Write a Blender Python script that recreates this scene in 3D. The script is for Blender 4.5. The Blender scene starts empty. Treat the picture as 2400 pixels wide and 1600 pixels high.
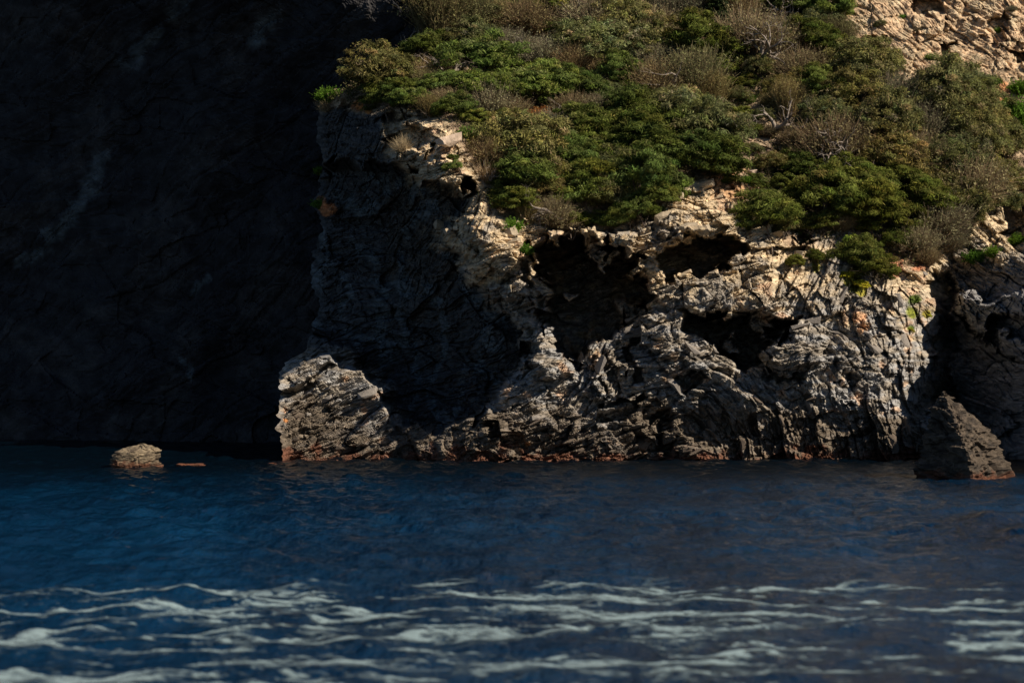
import bpy, math, random
import numpy as np
from mathutils import Vector, Matrix
R = math.radians
scene = bpy.context.scene
COL = scene.collection

# ------------------------------------------------------------------ camera, sky, sun, exposure
CAM_H = 2.0            # camera held in a boat, 2 m above the sea
FPX = 4000.0           # focal length in photo pixels (2400 px wide), 60 mm lens
HOR = 920.0            # photo row of the horizon
cam_d = bpy.data.cameras.new('camera'); cam = bpy.data.objects.new('camera', cam_d); COL.objects.link(cam)
cam.location = (0, 0, CAM_H); cam.rotation_euler = (R(90), 0, 0)
cam_d.sensor_width = 36.0; cam_d.lens = 60.0; cam_d.shift_y = (HOR - 800.0) / 2400.0
cam_d.clip_start = 0.5; cam_d.clip_end = 20000.0
cam_d.dof.use_dof = True; cam_d.dof.focus_distance = 51.0; cam_d.dof.aperture_fstop = 1.4
scene.camera = cam

SUN_AZ, SUN_EL = 60.0, 39.0       # azimuth: degrees to the right of straight back from the cliff
S = Vector((math.sin(R(SUN_AZ)) * math.cos(R(SUN_EL)), -math.cos(R(SUN_AZ)) * math.cos(R(SUN_EL)), math.sin(R(SUN_EL))))
world = bpy.data.worlds.new('World'); scene.world = world; world.use_nodes = True
wn = world.node_tree.nodes; wl = world.node_tree.links
sky = wn.new('ShaderNodeTexSky'); sky.sky_type = 'NISHITA'; sky.sun_disc = False
sky.sun_elevation = R(SUN_EL); sky.sun_rotation = math.atan2(S.x, S.y)
sky.air_density = 0.8; sky.dust_density = 0.0; sky.ozone_density = 4.0
wl.new(sky.outputs[0], wn['Background'].inputs[0]); wn['Background'].inputs[1].default_value = 0.05
sun_d = bpy.data.lights.new('sun', 'SUN'); sun_d.energy = 5.0; sun_d.angle = R(0.5); sun_d.color = (1.0, 0.89, 0.74)
sun = bpy.data.objects.new('sun', sun_d); COL.objects.link(sun)
sun.rotation_euler = S.to_track_quat('Z', 'Y').to_euler(); sun.location = (40, -20, 60)
scene.view_settings.view_transform = 'Standard'; scene.view_settings.look = 'None'
scene.view_settings.exposure = 0.5; scene.view_settings.gamma = 1.0
scene.view_settings.use_curve_mapping = False
scene.render.engine = 'CYCLES'

# ------------------------------------------------------------------ noise
def hsh(*ii):
    h = np.full(np.broadcast(*ii).shape, 2166136261, dtype=np.uint32)
    for i in ii:
        h = (h ^ (np.asarray(i).astype(np.int64) & 0xffffffff).astype(np.uint32)) * np.uint32(16777619)
        h ^= h >> np.uint32(15); h *= np.uint32(2246822519); h ^= h >> np.uint32(13)
    return h
def h01(*ii): return (hsh(*ii) >> np.uint32(8)).astype(np.float32) / np.float32(16777216.0)
_gr = np.array([(math.cos(a), math.sin(a)) for a in np.linspace(0, 2 * math.pi, 64, endpoint=False)], dtype=np.float32)
def pn(x, y, seed=0):
    x = np.asarray(x, dtype=np.float32); y = np.asarray(y, dtype=np.float32)
    xi = np.floor(x); yi = np.floor(y); fx = x - xi; fy = y - yi
    xi = xi.astype(np.int32); yi = yi.astype(np.int32)
    u = fx * fx * fx * (fx * (fx * 6 - 15) + 10); v = fy * fy * fy * (fy * (fy * 6 - 15) + 10)
    def c(dx, dy):
        g = _gr[hsh(xi + dx, yi + dy, np.int32(seed)) & np.uint32(63)]
        return g[..., 0] * (fx - dx) + g[..., 1] * (fy - dy)
    a = c(0, 0); b = c(1, 0); d = c(0, 1); e = c(1, 1)
    return ((a + u * (b - a)) * (1 - v) + (d + u * (e - d)) * v) * 1.5
def fbm(x, y, n=4, seed=0, gain=0.5):
    t = 0; a = 1.0; f = 1.0
    for k in range(n):
        t = t + a * pn(x * f, y * f, seed + 17 * k); a *= gain; f *= 2.03
    return t
def ridge(x, y, n=4, seed=0):
    t = 0; a = 0.5; f = 1.0
    for k in range(n):
        t = t + a * (1 - 2 * np.abs(pn(x * f, y * f, seed + 31 * k))); a *= 0.5; f *= 2.1
    return t
def sstep(a, b, x):
    t = np.clip((x - a) / (b - a), 0, 1); return t * t * (3 - 2 * t)

# ------------------------------------------------------------------ pixel <-> place
def place(px, py, Y): return (px - 1200.0) / FPX * Y, Y, CAM_H - (py - HOR) / FPX * Y
def poly_sd(poly, X, Y):
    """signed distance in pixels, positive inside"""
    d = np.full(X.shape, 1e9, dtype=np.float32); ins = np.zeros(X.shape, dtype=bool)
    n = len(poly)
    for i in range(n):
        ax, ay = poly[i]; bx, by = poly[(i + 1) % n]
        ex, ey = bx - ax, by - ay; wx = X - ax; wy = Y - ay
        t = np.clip((wx * ex + wy * ey) / (ex * ex + ey * ey + 1e-9), 0, 1)
        d = np.minimum(d, np.hypot(wx - t * ex, wy - t * ey))
        cnd = ((ay > Y) != (by > Y))
        xx = ax + (Y - ay) * ex / (ey if abs(ey) > 1e-9 else 1e-9)
        ins ^= cnd & (X < xx)
    return np.where(ins, d, -d)
class Coarse:
    """a coarse pixel map that can be sampled anywhere"""
    def __init__(s, x0, x1, y0, y1, st):
        s.x0, s.y0, s.st = x0, y0, st
        s.nx = int((x1 - x0) / st) + 1; s.ny = int((y1 - y0) / st) + 1
        s.X, s.Y = np.meshgrid(x0 + np.arange(s.nx) * st, y0 + np.arange(s.ny) * st)
        s.X = s.X.astype(np.float32); s.Y = s.Y.astype(np.float32)
    def sample(s, A, x, y):
        fx = np.clip((x - s.x0) / s.st, 0, s.nx - 1.001); fy = np.clip((y - s.y0) / s.st, 0, s.ny - 1.001)
        i = fx.astype(np.int32); j = fy.astype(np.int32); u = fx - i; v = fy - j
        return (A[j, i] * (1 - u) + A[j, i + 1] * u) * (1 - v) + (A[j + 1, i] * (1 - u) + A[j + 1, i + 1] * u) * v
def rbf(pts, X, Y, lin=True):
    p = np.array(pts, dtype=np.float64); n = len(p); q = p[:, :2] / 100.0
    r = np.hypot(q[:, None, 0] - q[None, :, 0], q[:, None, 1] - q[None, :, 1])
    A = np.zeros((n + 3, n + 3)); A[:n, :n] = r; A[:n, n] = 1; A[:n, n + 1:] = q; A[n, :n] = 1; A[n + 1:, :n] = q.T
    w = np.linalg.solve(A, np.concatenate([p[:, 2], [0, 0, 0]]))
    x = X / 100.0; y = Y / 100.0; out = w[n] + w[n + 1] * x + w[n + 2] * y
    for k in range(n): out = out + w[k] * np.hypot(x - q[k, 0], y - q[k, 1])
    return out.astype(np.float32)

# ------------------------------------------------------------------ materials
def new_mat(name):
    m = bpy.data.materials.new(name); m.use_nodes = True
    return m, m.node_tree.nodes, m.node_tree.links
def rock_material(name, bump=0.8, rough=0.9):
    m, n, l = new_mat(name); b = n['Principled BSDF']
    at = n.new('ShaderNodeAttribute'); at.attribute_name = 'Col'
    tc = n.new('ShaderNodeTexCoord')
    nz = n.new('ShaderNodeTexNoise'); nz.inputs['Scale'].default_value = 9.0; nz.inputs['Detail'].default_value = 8.0; nz.inputs['Roughness'].default_value = 0.7
    l.new(tc.outputs['Object'], nz.inputs['Vector'])
    mr = n.new('ShaderNodeMapRange'); mr.inputs[1].default_value = 0.25; mr.inputs[2].default_value = 0.75; mr.inputs[3].default_value = 0.55; mr.inputs[4].default_value = 1.45
    l.new(nz.outputs[0], mr.inputs[0])
    mx = n.new('ShaderNodeMix'); mx.data_type = 'RGBA'; mx.blend_type = 'MULTIPLY'; mx.inputs[0].default_value = 1.0
    l.new(at.outputs['Color'], mx.inputs[6]); l.new(mr.outputs[0], mx.inputs[7])
    l.new(mx.outputs[2], b.inputs['Base Color'])
    b.inputs['Roughness'].default_value = rough; b.inputs['Specular IOR Level'].default_value = 0.25
    nb = n.new('ShaderNodeTexNoise'); nb.inputs['Scale'].default_value = 14.0; nb.inputs['Detail'].default_value = 9.0; nb.inputs['Roughness'].default_value = 0.75
    l.new(tc.outputs['Object'], nb.inputs['Vector'])
    bp = n.new('ShaderNodeBump'); bp.inputs['Strength'].default_value = bump; bp.inputs['Distance'].default_value = 0.05
    l.new(nb.outputs[0], bp.inputs['Height']); l.new(bp.outputs[0], b.inputs['Normal'])
    return m
M_ROCK = rock_material('weathered_schist')
M_DARKROCK = rock_material('shade_darkened_schist', 0.4)  # for the cliff behind, whose vertex colours carry its shade

def leaf_material():
    m, n, l = new_mat('leaves'); n.remove(n['Principled BSDF']); out = n['Material Output']
    oi = n.new('ShaderNodeObjectInfo'); at = n.new('ShaderNodeAttribute'); at.attribute_name = 'Col'
    mx = n.new('ShaderNodeMix'); mx.data_type = 'RGBA'; mx.blend_type = 'MULTIPLY'; mx.inputs[0].default_value = 1.0
    l.new(oi.outputs['Color'], mx.inputs[6]); l.new(at.outputs['Color'], mx.inputs[7])
    d = n.new('ShaderNodeBsdfDiffuse'); t = n.new('ShaderNodeBsdfTranslucent'); s = n.new('ShaderNodeMixShader'); s.inputs[0].default_value = 0.3
    l.new(mx.outputs[2], d.inputs[0]); l.new(mx.outputs[2], t.inputs[0])
    l.new(d.outputs[0], s.inputs[1]); l.new(t.outputs[0], s.inputs[2]); l.new(s.outputs[0], out.inputs[0])
    return m
M_LEAF = leaf_material()
def bark_material(name, c):
    m, n, l = new_mat(name); b = n['Principled BSDF']
    tc = n.new('ShaderNodeTexCoord'); nz = n.new('ShaderNodeTexNoise'); nz.inputs['Scale'].default_value = 30.0; nz.inputs['Detail'].default_value = 5.0
    l.new(tc.outputs['Object'], nz.inputs['Vector'])
    cr = n.new('ShaderNodeValToRGB'); cr.color_ramp.elements[0].color = (c[0] * .55, c[1] * .5, c[2] * .45, 1); cr.color_ramp.elements[1].color = (c[0] * 1.3, c[1] * 1.3, c[2] * 1.3, 1)
    cr.color_ramp.elements[0].position = .3; cr.color_ramp.elements[1].position = .7
    l.new(nz.outputs[0], cr.inputs[0]); l.new(cr.outputs[0], b.inputs['Base Color']); b.inputs['Roughness'].default_value = .9
    return m
M_BARK = bark_material('bark', (.13, .10, .075)); M_DEAD = bark_material('bleached_wood', (.24, .20, .165))

# ------------------------------------------------------------------ mesh helpers
def mesh_np(name, V, F, mat, cols=None, smooth=False, vcol=True):
    """V (n,3), F (m,k) of equal sized faces, cols (n,3)"""
    V = np.ascontiguousarray(V, dtype=np.float32); F = np.ascontiguousarray(F, dtype=np.int32)
    me = bpy.data.meshes.new(name); k = F.shape[1]
    me.vertices.add(len(V)); me.vertices.foreach_set('co', V.ravel())
    me.loops.add(F.size); me.loops.foreach_set('vertex_index', F.ravel())
    me.polygons.add(len(F)); me.polygons.foreach_set('loop_start', np.arange(0, F.size, k, dtype=np.int32))
    try: me.polygons.foreach_set('loop_total', np.full(len(F), k, dtype=np.int32))
    except Exception: pass
    me.polygons.foreach_set('use_smooth', np.full(len(F), smooth, dtype=bool))
    if cols is not None:
        a = me.attributes.new('Col', 'FLOAT_COLOR', 'POINT'); c = np.ones((len(V), 4), dtype=np.float32); c[:, :3] = cols
        a.data.foreach_set('color', c.ravel())
    me.update(calc_edges=True); me.materials.append(mat)
    return me
def link(name, me, parent=None):
    o = bpy.data.objects.new(name, me); COL.objects.link(o)
    if parent: o.parent = parent
    return o
def tag(o, label=None, cat=None, group=None, kind=None):
    if label: o['label'] = label
    if cat: o['category'] = cat
    if group: o['group'] = group
    if kind: o['kind'] = kind
    return o
def grid_faces(nr, nc):
    i = np.arange(nr - 1)[:, None] * nc + np.arange(nc - 1)[None, :]
    return np.stack([i, i + nc, i + nc + 1, i + 1], -1).reshape(-1, 4)
def lerp(a, b, t): return a + (b - a) * t
def mixc(C, c, w): return C + (np.array(c, dtype=np.float32) - C) * w[..., None]

# ------------------------------------------------------------------ rock relief
def slabs(a, b, k, m, seed):
    """broken layers: b runs across the layers, a along them; slabs stand out by different amounts with sharp joints"""
    bw = b * k + 0.5 * pn(a * k * .22, b * k * .35, seed) + 0.14 * pn(a * k * 1.1, b * k * 1.5, seed + 1)
    i = np.floor(bw); f = bw - i
    r1 = h01(i, np.int32(seed)); r2 = h01(i, np.int32(seed + 5))
    aw = a * m * (.5 + r1) + r2 * 77 + 0.3 * pn(a * m * 1.5, b * k * .8, seed + 2)
    j = np.floor(aw); g = aw - j
    h = h01(i, j, np.int32(seed + 9)); q = h01(i, j, np.int32(seed + 11)) - .5
    crack = np.minimum(np.minimum(f, 1 - f) * 2.4, np.minimum(g, 1 - g) * k / m * .8)
    return h - .5 + (f - .5) * .35 + (g - .5) * q * .9 - .22 * np.exp(-(crack / .08) ** 2)
def facets(u, v, seed, tilt=.8):
    """broken faces: every cell is a plane of its own tilt and height"""
    iu = np.floor(u); iv = np.floor(v); best = np.full(u.shape, 9.0, dtype=np.float32); out = np.zeros(u.shape, dtype=np.float32)
    for du in (-1, 0, 1):
        for dv in (-1, 0, 1):
            cu = iu + du; cv = iv + dv; x = u - (cu + h01(cu, cv, np.int32(seed))); y = v - (cv + h01(cu, cv, np.int32(seed + 1))); d = x * x + y * y
            val = (h01(cu, cv, np.int32(seed + 2)) - .5) + tilt * (x * (h01(cu, cv, np.int32(seed + 3)) - .5) + y * (h01(cu, cv, np.int32(seed + 4)) - .5)) * 2
            w = d < best; out = np.where(w, val, out); best = np.where(w, d, best)
    return out
ANG = [20.0, -38.0, 65.0, 105.0]
ANG_PTS = [(780, 950, 0), (1000, 1040, 0), (750, 620, 0), (900, 800, 0), (1050, 560, 2), (1250, 700, 0), (1250, 920, 0), (1370, 860, 2), (1540, 760, 0), (1660, 640, 0),
           (1650, 870, 1), (1760, 900, 1), (1870, 810, 0), (1960, 700, 2), (2000, 850, 1), (2110, 830, 3), (2040, 1000, 3), (1800, 1020, 3), (1500, 1000, 0), (2330, 720, 1),
           (2300, 1000, 1), (1620, 480, 0), (2200, 80, 1), (2300, 540, 1), (1000, 330, 0), (1200, 600, 0), (820, 330, 2)]
def relief(px, py, seed=0, fixed=None, scale=1.0):
    """relief in metres, positive = towards the viewer; px,py photo pixels (80 px a metre)"""
    u = px / 80.0 / scale; v = -py / 80.0 / scale
    wu = u + .22 * fbm(u * .45, v * .45, 3, seed + 100); wv = v + .22 * fbm(u * .45, v * .45, 3, seed + 200)
    if fixed is None:
        W = [np.full(u.shape, 1e-6, dtype=np.float32) for _ in ANG]
        wx = px + 60 * pn(u * .5, v * .5, 5); wy = py + 60 * pn(u * .5, v * .5, 6)
        for (x, y, k) in ANG_PTS: W[k] = W[k] + np.exp(-((wx - x) ** 2 + (wy - y) ** 2) / (2 * 85.0 ** 2))
        W = [w ** 3 for w in W]; tot = sum(W); W = [w / tot for w in W]
        angs = list(zip(ANG, W))
    else: angs = [(fixed, 1.0)]
    out = 0.0
    for n, (an, w) in enumerate(angs):
        c, s = math.cos(R(an)), math.sin(R(an)); a = c * wu + s * wv; b = -s * wu + c * wv
        h = .58 * slabs(a, b, 1.1, .42, seed + 300 + n * 40) + .30 * slabs(a, b, 3.0, .95, seed + 310 + n * 40) + .19 * slabs(a, b, 7.5, 1.8, seed + 320 + n * 40) \
            + .06 * slabs(a, b, 17.0, 5.0, seed + 325 + n * 40) + .06 * ridge(a * .6, b * 7.5, 3, seed + 330 + n * 40)
        out = out + w * h
    out = out + .18 * ridge(u * .55, v * .55, 3, seed + 400) + .38 * facets(wu * .8 + .3 * wv, wv * 1.2, seed + 420) + .19 * facets(wu * 2.6 + .5 * wv, wv * 4.0, seed + 430) + .045 * facets(wu * 8, wv * 11, seed + 440) + .025 * fbm(u * 8.0, v * 8.0, 3, seed + 410, .7)
    return out

# ------------------------------------------------------------------ the headland
XL = [(-1000, 1010), (-400, 990), (0, 985), (95, 975), (140, 930), (190, 860), (225, 790), (245, 752), (330, 742), (380, 756), (450, 742), (480, 736), (520, 760), (570, 746),
      (620, 727), (660, 725), (700, 748), (740, 742), (775, 730), (800, 722), (825, 716), (850, 672), (890, 655), (930, 651), (1000, 652), (1060, 662), (1090, 655), (1150, 650)]
# ( photo column, row, distance from the camera in metres ): the waterline rows give the distance of the foot of the cliff
DEPTH = [(650, 1090, 56.5), (800, 1090, 55), (950, 1090, 51.6), (1100, 1080, 50.3), (1300, 1078, 50.4), (1500, 1076, 50.7), (1800, 1076, 50.8), (2000, 1077, 50.6), (2130, 1080, 50.4),
         (650, 850, 60), (760, 900, 57.6), (740, 700, 60), (740, 560, 60), (750, 400, 60), (760, 300, 59.5), (850, 700, 58), (850, 500, 58), (850, 330, 57.4), (950, 900, 55), (950, 700, 56), (960, 550, 56), (950, 400, 55.4),
         (1050, 950, 52.6), (1060, 800, 53.8), (1080, 620, 53.4), (1030, 500, 54.4), (1010, 390, 53.6), (1080, 420, 53.0),
         (1130, 560, 51.6), (1200, 640, 51.4), (1210, 760, 51.6), (1270, 800, 50.8), (1160, 960, 50.7), (1250, 930, 50.2), (1120, 1030, 50.3),
         (1320, 700, 51.9), (1400, 700, 52.0), (1350, 560, 52.6), (1470, 560, 52.6), (1420, 880, 50.9), (1540, 780, 50.9), (1550, 900, 50.6), (1600, 650, 51.6), (1500, 980, 50.4),
         (1650, 480, 53.2), (1650, 570, 52.2), (1700, 700, 51.2), (1650, 850, 50.7), (1800, 950, 50.5), (1800, 620, 52.0), (1850, 800, 50.8), (1950, 640, 52.2), (1950, 750, 51.2), (2000, 900, 50.5), (2100, 700, 51.8), (2110, 850, 51.2),
         (2110, 980, 50.7), (2150, 640, 53.0), (2175, 850, 52.2), (2180, 1000, 51.6),
         (2225, 640, 56.2), (2225, 800, 56.6), (2215, 950, 56.0), (2210, 1090, 55.4), (2290, 700, 54.6), (2300, 900, 54.0), (2400, 720, 51.4), (2400, 900, 50.2), (2400, 1080, 49.8), (2600, 900, 44.5), (2600, 600, 47.5), (2600, 1100, 44.0), (3000, 900, 37.0), (3000, 500, 43.0), (3000, 1120, 36.0),
         (2280, 590, 55.6), (2380, 560, 55.2), (2370, 480, 58.0), (2250, 500, 55.6),
         (800, 245, 58.6), (900, 250, 57.0), (950, 300, 55.0), (1060, 330, 54.0), (1100, 380, 53.4), (1160, 500, 52.6), (1300, 530, 52.6), (1500, 520, 53.0), (1560, 430, 53.9), (1720, 420, 54.6), (1840, 560, 53.4), (2080, 600, 53.8),
         (1000, 230, 57.0), (1200, 400, 54.6), (1500, 400, 55.0), (1800, 400, 55.4), (1950, 500, 54.6), (2100, 480, 55.4), (1200, 230, 58.0), (1400, 230, 58.6), (1700, 230, 59.2), (1820, 300, 57.6), (2000, 320, 57.4), (2250, 330, 58.2), (2400, 330, 60.0),
         (1000, 50, 60.5), (1200, 50, 61.8), (1500, 50, 62.6), (1800, 50, 62.8), (2000, 150, 60.8), (2250, 120, 61.2), (2400, 150, 61.0), (2050, 0, 62.6), (2300, -20, 62.4), (2600, 200, 60.0), (3000, 200, 56.0),
         (1000, -300, 67.0), (1500, -300, 69.0), (2000, -300, 68.0), (2500, -300, 67.0), (3000, -300, 64.0), (1000, -1000, 83.0), (2000, -1000, 85.0), (3000, -1000, 80.0)]
# ( outline in photo pixels, metres back (+) or out (-), softness in pixels )
FEAT = [
    ([(920, 398), (1000, 432), (1080, 430), (1112, 458), (1085, 500), (1020, 548), (1085, 595), (1100, 640), (1135, 690), (1180, 740), (1235, 772), (1250, 830), (1200, 870), (1145, 950), (1110, 985), (1020, 1008), (950, 985), (905, 930), (880, 870), (830, 840), (745, 790), (700, 700), (700, 560), (700, 420), (800, 370), (860, 375)], 2.4, 10),
    ([(1255, 590), (1330, 562), (1420, 562), (1500, 600), (1490, 640), (1530, 680), (1510, 720), (1450, 755), (1400, 805), (1350, 850), (1312, 830), (1290, 770), (1268, 700), (1300, 680), (1258, 640)], 5.0, 16),
    ([(1545, 590), (1600, 560), (1690, 550), (1722, 548), (1735, 590), (1690, 630), (1640, 655), (1560, 645)], 4.0, 12),
    ([(1610, 736), (1690, 748), (1780, 740), (1885, 752), (1850, 785), (1800, 800), (1780, 835), (1800, 868), (1740, 862), (1700, 835), (1650, 805), (1615, 790)], 4.0, 14),
    ([(1462, 790), (1480, 760), (1494, 800), (1494, 893), (1470, 893)], 0.9, 8),
    ([(1395, 970), (1430, 950), (1500, 925), (1512, 942), (1450, 985), (1405, 992)], 0.9, 9),
    ([(1590, 890), (1620, 860), (1642, 870), (1625, 920), (1600, 930)], 0.9, 8),
    ([(1535, 975), (1565, 965), (1572, 1020), (1560, 1075), (1540, 1060)], 0.7, 9),
    ([(1965, 905), (2000, 885), (2032, 882), (2020, 905), (1980, 918)], 0.6, 8),
    ([(1800, 872), (1850, 885), (1900, 872), (1890, 890), (1840, 895), (1800, 888)], 0.6, 8),
    ([(1210, 556), (1238, 556), (1242, 640), (1268, 720), (1248, 720), (1222, 640)], 0.8, 9),
    ([(2188, 640), (2230, 640), (2238, 820), (2225, 1000), (2220, 1140), (2180, 1140), (2186, 900)], 1.6, 12),
    ([(2040, 80), (2090, 90), (2100, 120), (2060, 118)], 0.9, 8), ([(2210, 110), (2240, 95), (2250, 140), (2220, 150)], .7, 8), ([(2120, -10), (2190, 0), (2210, 35), (2150, 30)], .9, 8), ([(2310, 40), (2350, 30), (2370, 90), (2330, 110)], .6, 8), ([(2370, 110), (2430, 120), (2430, 160), (2380, 150)], .8, 8),
    ([(900, 275), (930, 260), (1000, 300), (1010, 345), (950, 355), (905, 330)], 0.9, 12),
    ([(1835, 330), (1865, 440), (1900, 560), (1880, 570), (1840, 470), (1815, 370)], 0.9, 14),
    ([(2350, 450), (2430, 430), (2430, 560), (2360, 545)], 2.0, 14),
    # broken roof and ledges of the big overhang
    ([(1362, 535), (1428, 540), (1436, 590), (1408, 645), (1392, 604), (1370, 596)], -5.4, 10), ([(1440, 540), (1482, 545), (1476, 610), (1452, 600)], -5.2, 9), ([(1322, 682), (1378, 676), (1382, 690), (1335, 695)], -5.0, 6), ([(1300, 540), (1332, 545), (1326, 585), (1306, 580)], -5.0, 8),
    ([(1440, 700), (1500, 690), (1505, 730), (1450, 745)], -3.0, 10), ([(1600, 548), (1640, 545), (1632, 590), (1608, 585)], -3.2, 8), ([(1770, 742), (1800, 742), (1800, 800), (1775, 790)], -2.6, 9), ([(1690, 790), (1720, 780), (1735, 830), (1700, 826)], -2.4, 9),
    # masses that stand out
    ([(890, 975), (940, 990), (1010, 1010), (1080, 990), (1150, 940), (1180, 1150), (900, 1150)], -1.2, 16),
    ([(1200, 720), (1260, 735), (1290, 790), (1310, 830), (1352, 870), (1300, 890), (1230, 850), (1230, 770)], -0.7, 14),
    ([(1490, 740), (1540, 720), (1608, 745), (1612, 800), (1570, 830), (1500, 800)], -0.7, 12),
    ([(1500, 620), (1700, 640), (1800, 610), (1840, 650), (1800, 730), (1690, 742), (1600, 720), (1530, 690)], -0.5, 12),
    ([(1395, 835), (1408, 830), (1420, 950), (1405, 950)], -0.45, 5), ([(1420, 820), (1436, 815), (1440, 940), (1428, 950)], -0.5, 5),
    ([(1800, 790), (1830, 765), (1890, 758), (1925, 780), (1925, 840), (1870, 868), (1805, 850)], -0.7, 16),
    ([(1530, 450), (1720, 455), (1740, 545), (1690, 550), (1590, 560), (1520, 530)], -0.35, 12),
    ([(2240, 690), (2320, 700), (2420, 690), (2420, 745), (2330, 735), (2300, 790), (2270, 760)], -2.2, 12), ([(2330, 790), (2420, 790), (2420, 850), (2360, 830)], -1.8, 12),
    ([(1100, 515), (1215, 525), (1212, 620), (1180, 660), (1110, 620)], -.5, 10), ([(1110, 655), (1250, 665), (1258, 700), (1140, 702)], -.7, 8),
    ([(1690, 600), (1830, 595), (1840, 612), (1700, 625)], -.4, 6),
    ([(905, 385), (940, 352), (1010, 360), (1060, 390), (1100, 440), (1040, 432), (1000, 425), (940, 402)], -.6, 8),
]
SOIL = [(940, -1100), (985, 90), (760, 215), (745, 240), (850, 258), (960, 262), (1050, 300), (1095, 340), (1120, 430), (1150, 515), (1300, 538), (1480, 520), (1535, 460), (1560, 425), (1700, 408), (1790, 430), (1850, 585), (1950, 565), (2060, 600), (2130, 640), (2190, 600), (2240, 500), (2345, 450), (2440, 430), (2440, 200), (2290, 170), (2130, 190), (2050, 150), (1990, 100), (1940, 10), (1900, -1100)]
cm = Coarse(560, 3100, -1060, 1180, 5)
BLOCK = [([(600, 925), (650, 892), (720, 842), (770, 834), (792, 860), (862, 866), (880, 900), (912, 960), (930, 1030), (975, 1150), (600, 1150)], 12)]
depth_map = rbf(DEPTH, cm.X, cm.Y)
feat_maps = [(cm_d, soft, poly_sd(p, cm.X, cm.Y)) for (p, cm_d, soft) in FEAT]
soil_sd = poly_sd(SOIL, cm.X, cm.Y)
rows = np.unique(np.concatenate([np.linspace(-330, -160, 20), np.linspace(-160, -10, 50), np.linspace(-10, 1095, 640), np.linspace(1095, 1150, 12)]))
cs = np.unique(np.concatenate([np.linspace(0, 1720, 930), np.linspace(1720, 2350, 60)]))   # pixels right of the left outline
xl = np.interp(rows, [p[0] for p in XL], [p[1] for p in XL]) + 9 * pn(rows / 22.0, rows * 0 + .5, 3) + 5 * pn(rows / 7.0, rows * 0 + 2.5, 4)
PX = (xl[:, None] + cs[None, :]).astype(np.float32); PY = np.repeat(rows[:, None], len(cs), 1).astype(np.float32)
u = PX / 80; v = PY / 80
wpx = PX + 14 * fbm(u * .9, v * 1.1, 3, 41, .5) + 28 * facets(u * 1.5 + .4 * v, v * 2.2, 45, 0) + 9 * (h01(np.floor(v * 5.5 + .6 * u + 1.5 * pn(u, v, 9)), np.int32(4)) - .5)
wpy = PY + 12 * fbm(u * .9, v * 1.1, 3, 42, .5) + 26 * facets(u * 1.7, v * 1.9 + .3 * u, 55, 0) + 8 * (h01(np.floor(u * 4.5 + 1.5 * pn(u, v, 19)), np.int32(14)) - .5)
Y = cm.sample(depth_map, PX, PY)
for (d, soft, sd) in feat_maps: Y = Y + d * sstep(-soft * .5, soft * .5, cm.sample(sd, wpx, wpy))
for (p, soft) in BLOCK:      # the lit block at the left foot stands in front of the cave
    w = sstep(-soft * .5, soft * .5, cm.sample(poly_sd(p, cm.X, cm.Y), lerp(PX, wpx, .4), lerp(PY, wpy, .4))); Y = lerp(Y, 49.7 + (PX - 650) * .004 + (1090 - PY) * .011 - (PX - 650) * .003 * sstep(1000, 900, PY), w)
w = sstep(-4, 4, cm.sample(poly_sd([(640, 932), (715, 893), (772, 858), (800, 862), (770, 878), (715, 912), (650, 945)], cm.X, cm.Y), lerp(PX, wpx, .4), lerp(PY, wpy, .4))); Y = Y + 1.0 * w
soil = sstep(-10, 14, cm.sample(soil_sd, wpx, wpy))
rel = relief(PX, PY)
ca, sa = math.cos(R(24)), math.sin(R(24)); ba = ca * u + sa * -v; bb = -sa * u + ca * -v; bw_ = sstep(960, 900, PX) * sstep(815, 850, PY)
rel = lerp(rel, .62 * slabs(ba, bb, 1.6, .5, 2001) + .40 * slabs(ba, bb, 4.6, .8, 2011) + .22 * slabs(ba, bb, 10.0, 1.3, 2021) + .06 * slabs(ba, bb, 20.0, 3.5, 2031) + .24 * facets(u * 1.2, v * 1.6, 2041) + .1 * facets(u * 3.2, v * 4.6, 2051), bw_)
amp = lerp(1.0, 0.28, soil) * sstep(0, 30, cs)[None, :] * 0.9 + 0.1
amp = amp * (1 - .4 * sstep(1930, 2000, PX) * sstep(230, 150, PY - (PX - 2100) * .25))
Y = Y - (rel - .1) * amp - soil * .25 * fbm(u * .5, v * .5, 3, 77)
PYg = PY
Zw = CAM_H - (PY - HOR) / FPX * Y
# colours: the rock's own, with shade painted in where marked
C = np.zeros(PX.shape + (3,), dtype=np.float32) + np.array((.29, .25, .20), dtype=np.float32)
n1 = fbm(u * .5, v * .5, 4, 501); n2 = fbm(u * 2.2, v * 2.2, 4, 502); n3 = fbm(u * 1.2, v * 5, 3, 503)
C = mixc(C, (.48, .375, .24), sstep(-.1, .5, n1 + .6 * n2 + (720 - PY) / 260))                   # warm tan upper rock
C = mixc(C, (.25, .25, .25), sstep(.0, .5, n3 * .8 + n1 * .5 + .18) * sstep(640, 760, PY) * .75)  # blue grey layers
C = mixc(C, (.46, .30, .19), sstep(.45, .75, n2 * .7 + n1 * .6) * .7)                            # iron stain
C = mixc(C, (.105, .078, .052), sstep(2.2, .7, Zw + 1.1 * n1 + .5 * n2) * .8)                     # dark splash zone
C = mixc(C, (.13, .043, .02), sstep(.36, .06, Zw + .30 * n2 + .25 * n1) * .8)                                # red algae at the waterline
C = mixc(C, (.034, .037, .039), sstep(-8, 25, cm.sample(feat_maps[0][2], wpx, wpy)) * .92)         # cave shade painted dark into the rock
C = mixc(C, (.058, .06, .062), sstep(940, 880, PX + 25 * n2) * sstep(850, 800, PY) * (1 - soil) * .96)   # left face darkened, its shade put into the colour
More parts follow.
